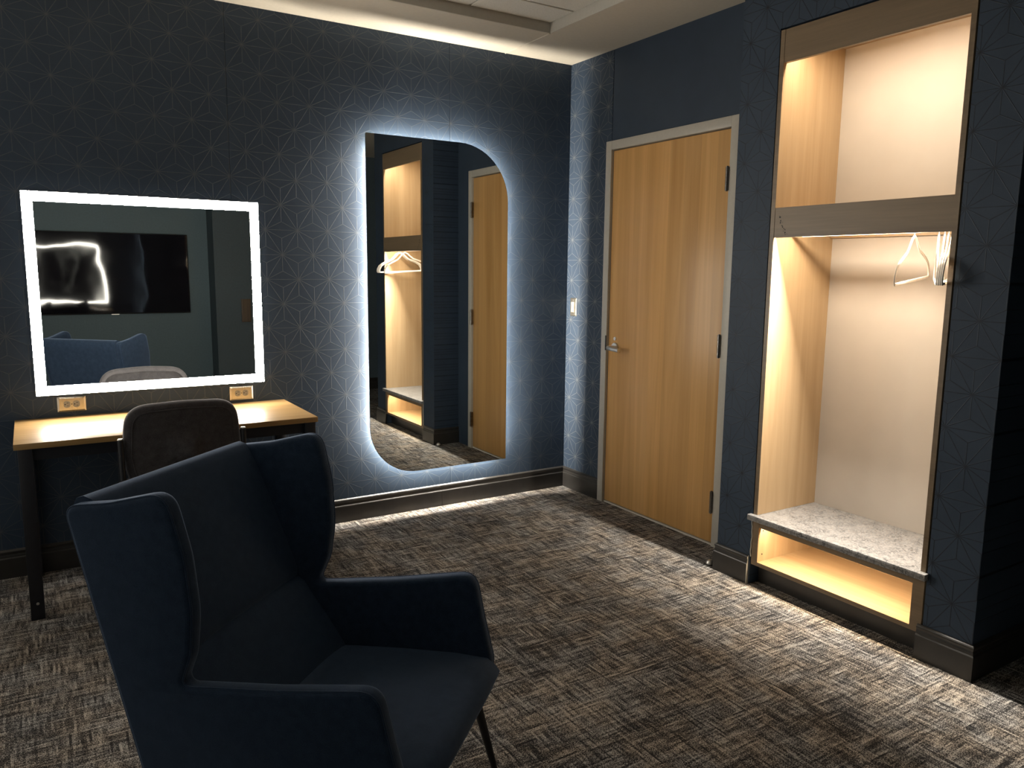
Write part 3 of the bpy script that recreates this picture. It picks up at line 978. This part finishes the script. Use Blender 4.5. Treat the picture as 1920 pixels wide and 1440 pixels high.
# ================================================================== WING CHAIR
def wing_chair(loc, rz):
    t = thing('wing_chair', 'navy upholstered wingback armchair in the foreground', 'armchair', loc, world=False, rotz=rz)
    out = [(-0.300, 0.265), (-0.452, 0.915), (-0.330, 0.933), (-0.178, 0.972), (-0.143, 0.830), (-0.134, 0.700), (-0.148, 0.605),
           (-0.180, 0.530), (0.060, 0.562), (0.292, 0.602), (0.318, 0.480), (0.348, 0.360), (0.345, 0.300), (0.0, 0.262)]
    rad = [0.03, 0.035, 0.25, 0.050, 0.3, 0.3, 0.10, 0.016, 0.0, 0.050, 0.2, 0.06, 0.02, 0.0]
    pts = fillet(out, rad, 8)
    # even the spacing so the rounded rim stays smooth
    res = []
    for i in range(len(pts)):
        a, b = pts[i], pts[(i + 1) % len(pts)]
        L = (b - a).length
        if L < 0.004:
            res.append(a)
            continue
        k = max(1, int(L / 0.03))
        for j in range(k):
            res.append(a.lerp(b, j / k))
    for s in (1, -1):
        def fm(a, b, d, s=s):
            return (a, s * (0.294 + 0.031 * (a + 0.177) + 0.044 * (b - 0.531) + d), b)
        v, f = slab2(res, 0.044, 0.015, fm)
        sd = obj('wing_side', v, f, 'navy', t, smooth=True)
        # piping along the outer rim
        ring = [fm(p_.x, p_.y, 0.0145) for p_ in inset2(res, 0.0024)]
        v, f = tubev(ring, 0.0028, 6, True)
        obj('piping', v, f, 'navy', sd, smooth=True)
    # back pad: profile swept across, sagging slightly in the middle
    prof = [(-0.060, 0.310), (-0.090, 0.365), (-0.135, 0.430), (-0.187, 0.497), (-0.214, 0.535), (-0.2300, 0.549), (-0.2285, 0.556), (-0.236, 0.575), (-0.262, 0.635), (-0.296, 0.715),
            (-0.332, 0.800), (-0.364, 0.870), (-0.385, 0.908), (-0.402, 0.925), (-0.424, 0.931), (-0.444, 0.924), (-0.455, 0.905), (-0.448, 0.860),
            (-0.405, 0.680), (-0.352, 0.460), (-0.315, 0.300), (-0.290, 0.268)]
    n, m = len(prof), 21
    v, f = [], []
    for i in range(m):
        c = -1 + 2 * i / (m - 1)
        for k, (a, b) in enumerate(prof):
            wv = (0.277 + 0.044 * (b - 0.531) + 0.02 * (a + 0.177)) * c
            du = 0.0
            if k <= 12:
                du = -0.014 * (1 - abs(c) ** 2.2) + 0.010 * (1 - c * c)
                if k in (5, 6):
                    du -= 0.007 * max(0.0, min(1.0, (c + 0.62) / 0.3))
            v.append((a + du, wv, b))
    for i in range(m - 1):
        for k in range(n):
            f.append((i * n + k, i * n + (k + 1) % n, (i + 1) * n + (k + 1) % n, (i + 1) * n + k))
    f += [tuple(range(n)), tuple(range((m - 1) * n, m * n))[::-1]]
    obj('backrest', v, f, 'navy', t, smooth=True, auto=math.radians(60))
    # seat cushion
    m = 17
    prof = [(-0.130, 0.285), (-0.150, 0.330), (-0.120, 0.362), (-0.05, 0.370), (0.10, 0.381), (0.25, 0.387), (0.335, 0.384), (0.372, 0.374),
            (0.387, 0.356), (0.380, 0.335), (0.350, 0.300), (0.320, 0.284), (0.10, 0.272)]
    n = len(prof)
    v, f = [], []
    for i in range(m):
        c = -1 + 2 * i / (m - 1)
        e = 1 - abs(c) ** 5
        for k, (a, b) in enumerate(prof):
            wd = 0.286 - (0.012 if k in (7, 8, 9) else 0.0)
            bb = b - (0.014 * (1 - e) if 2 <= k <= 8 else 0)
            v.append((a - (0.010 * (1 - e) if k in (7, 8, 9) else 0), wd * c, bb))
    for i in range(m - 1):
        for k in range(n):
            f.append((i * n + k, i * n + (k + 1) % n, (i + 1) * n + (k + 1) % n, (i + 1) * n + k))
    f += [tuple(range(n)), tuple(range((m - 1) * n, m * n))[::-1]]
    obj('seat_cushion', v, f, 'navy', t, smooth=True, auto=math.radians(60))
    fr = MB()
    fr.box(-0.27, 0.31, -0.245, -0.215, 0.252, 0.272)
    fr.box(-0.27, 0.31, 0.215, 0.245, 0.252, 0.272)
    fr.box(0.28, 0.31, -0.245, 0.245, 0.252, 0.271)
    fr.box(-0.27, -0.24, -0.245, 0.245, 0.252, 0.271)
    fr.build('under_frame', 'black', t)
    for s in (1, -1):
        v, f = cylv((0.325, s * 0.215, 0.285), (0.352, s * 0.325, 0.0), 0.0135, 0.0085, 16)
        obj('leg', v, f, 'black', t, smooth=True)
        v, f = cylv((-0.255, s * 0.215, 0.285), (-0.335, s * 0.325, 0.0), 0.0135, 0.0085, 16)
        obj('leg', v, f, 'black', t, smooth=True)
    return t


wing_chair((-2.409, -2.331, 0), math.radians(-46.81))


# ================================================================== DESK CHAIR (faces the desk, +y)
def desk_chair(loc, rz):
    t = thing('desk_chair', 'charcoal fabric desk chair with a rounded back tucked at the vanity', 'chair', loc, world=False, rotz=rz)
    # local frame: x across, y forward, z up; rear face of the back at y = 0
    outl = fillet([(-0.195, 0.47), (0.195, 0.47), (0.226, 0.60), (0.236, 0.66), (0.222, 0.868), (0.0, 0.880), (-0.222, 0.868), (-0.236, 0.66), (-0.226, 0.60)],
                  [0.05, 0.05, 0.1, 0.1, 0.105, 0.9, 0.105, 0.1, 0.1], 12)
    pts = []
    for i in range(len(outl)):
        a, b = outl[i], outl[(i + 1) % len(outl)]
        k = max(1, int((b - a).length / 0.03))
        for j in range(k):
            pts.append(a.lerp(b, j / k))

    def bend(a, b):
        return 0.55 * a * a - 0.16 * max(0, 0.62 - b) * -0.6 - 0.02 * (b - 0.6)

    def fm(a, b, d):
        return (a, 0.028 + bend(a, b) + d, b)
    # cap with inner rings so the padded faces stay smooth
    T, r = 0.056, 0.024
    v, f = slab2(pts, T, r, fm, 5)
    nn = len(pts)
    f = f[:-2]
    for side in (0, 1):
        base = 0 if side == 0 else len(v) - nn
        last = base
        for q_ in (0.75, 0.5, 0.25):
            cx, cz = 0.0, 0.67
            st = len(v)
            for p_ in inset2(pts, r):
                a, b = cx + (p_.x - cx) * q_, cz + (p_.y - cz) * q_
                v.append(fm(a, b, (-T / 2 - 0.004 * (1 - q_)) if side == 0 else (T / 2 + 0.006 * (1 - q_))))
            for k in range(nn):
                f.append((last + k, last + (k + 1) % nn, st + (k + 1) % nn, st + k))
            last = st
        st = len(v)
        v.append(fm(0, 0.67, -T / 2 - 0.004 if side == 0 else T / 2 + 0.006))
        for k in range(nn):
            f.append((last + k, last + (k + 1) % nn, st))
    bk = obj('backrest', v, f, 'charcoal', t, smooth=True, auto=math.radians(70))
    ring = [fm(p_.x, p_.y, -T / 2 - 0.0005) for p_ in inset2(pts, r + 0.006)]
    v, f = tubev(ring, 0.0026, 6, True)
    obj('seam', v, f, 'charcoal', bk, smooth=True)
    # seat
    so = fillet([(-0.225, 0.03), (0.225, 0.03), (0.235, 0.40), (0.20, 0.46), (-0.20, 0.46), (-0.235, 0.40)], [0.05, 0.05, 0.08, 0.08, 0.08, 0.08], 6)
    v, f = slab2(so, 0.07, 0.028, lambda a, b, d: (a, b, 0.435 + d), 5)
    obj('seat', v, f, 'charcoal', t, smooth=True)
    for s in (-1, 1):
        # upright that carries the back and continues into the rear leg
        v, f = tubev([(s * 0.243, 0.030, 0.735), (s * 0.243, 0.022, 0.60), (s * 0.240, 0.018, 0.45), (s * 0.243, -0.02, 0.22), (s * 0.250, -0.065, 0.0)], 0.0115, 12)
        pst = obj('leg', v, f, 'black', t, smooth=True)
        v, f = cylv((s * 0.243, 0.030, 0.734), (s * 0.243, 0.0302, 0.739), 0.0118, 0.0085, 14)
        obj('cap', v, f, 'nickel', pst, smooth=True)
        v, f = tubev([(s * 0.238, 0.40, 0.405), (s * 0.240, 0.425, 0.22), (s * 0.245, 0.45, 0.0)], 0.0115, 12)
        obj('leg', v, f, 'black', t, smooth=True)
        v, f = tubev([(s * 0.240, 0.02, 0.400), (s * 0.238, 0.40, 0.400)], 0.010, 10)
        obj('seat_rail', v, f, 'black', t, smooth=True)
    return t


desk_chair((-2.462, -0.700, 0), math.radians(1.5))

# ================================================================== WALL BEHIND THE CAMERA (seen in the mirrors)
tv = thing('television', 'large black wall-mounted television reflected in the vanity mirror', 'television', (-2.22, YF, 0.94))
bx('case', 'tvbez', tv, -2.955, -1.492, YF + 0.0005, YF + 0.045, 0.938, 1.770, bevel=0.004, seg=2)
bx('screen', 'screen', tv, -2.947, -1.500, YF + 0.045, YF + 0.0475, 0.950, 1.762)
bx('sensor_bar', 'nickel', tv, -2.26, -2.19, YF + 0.02, YF + 0.046, 0.931, 0.938)
pl = thing('wall_plaque', 'small brown framed plaque on the pilaster facing the vanity', 'plaque', (-0.97, YP, 0.96))
bx('frame', 'plaque', pl, -1.02, -0.92, YP + 0.0005, YP + 0.016, 0.84, 1.09, bevel=0.002, seg=2)
bx('panel', 'plaque', pl, -1.008, -0.932, YP + 0.016, YP + 0.018, 0.852, 1.078)

for o in list(COL.objects):
    if '_w' in o:
        del o['_w']
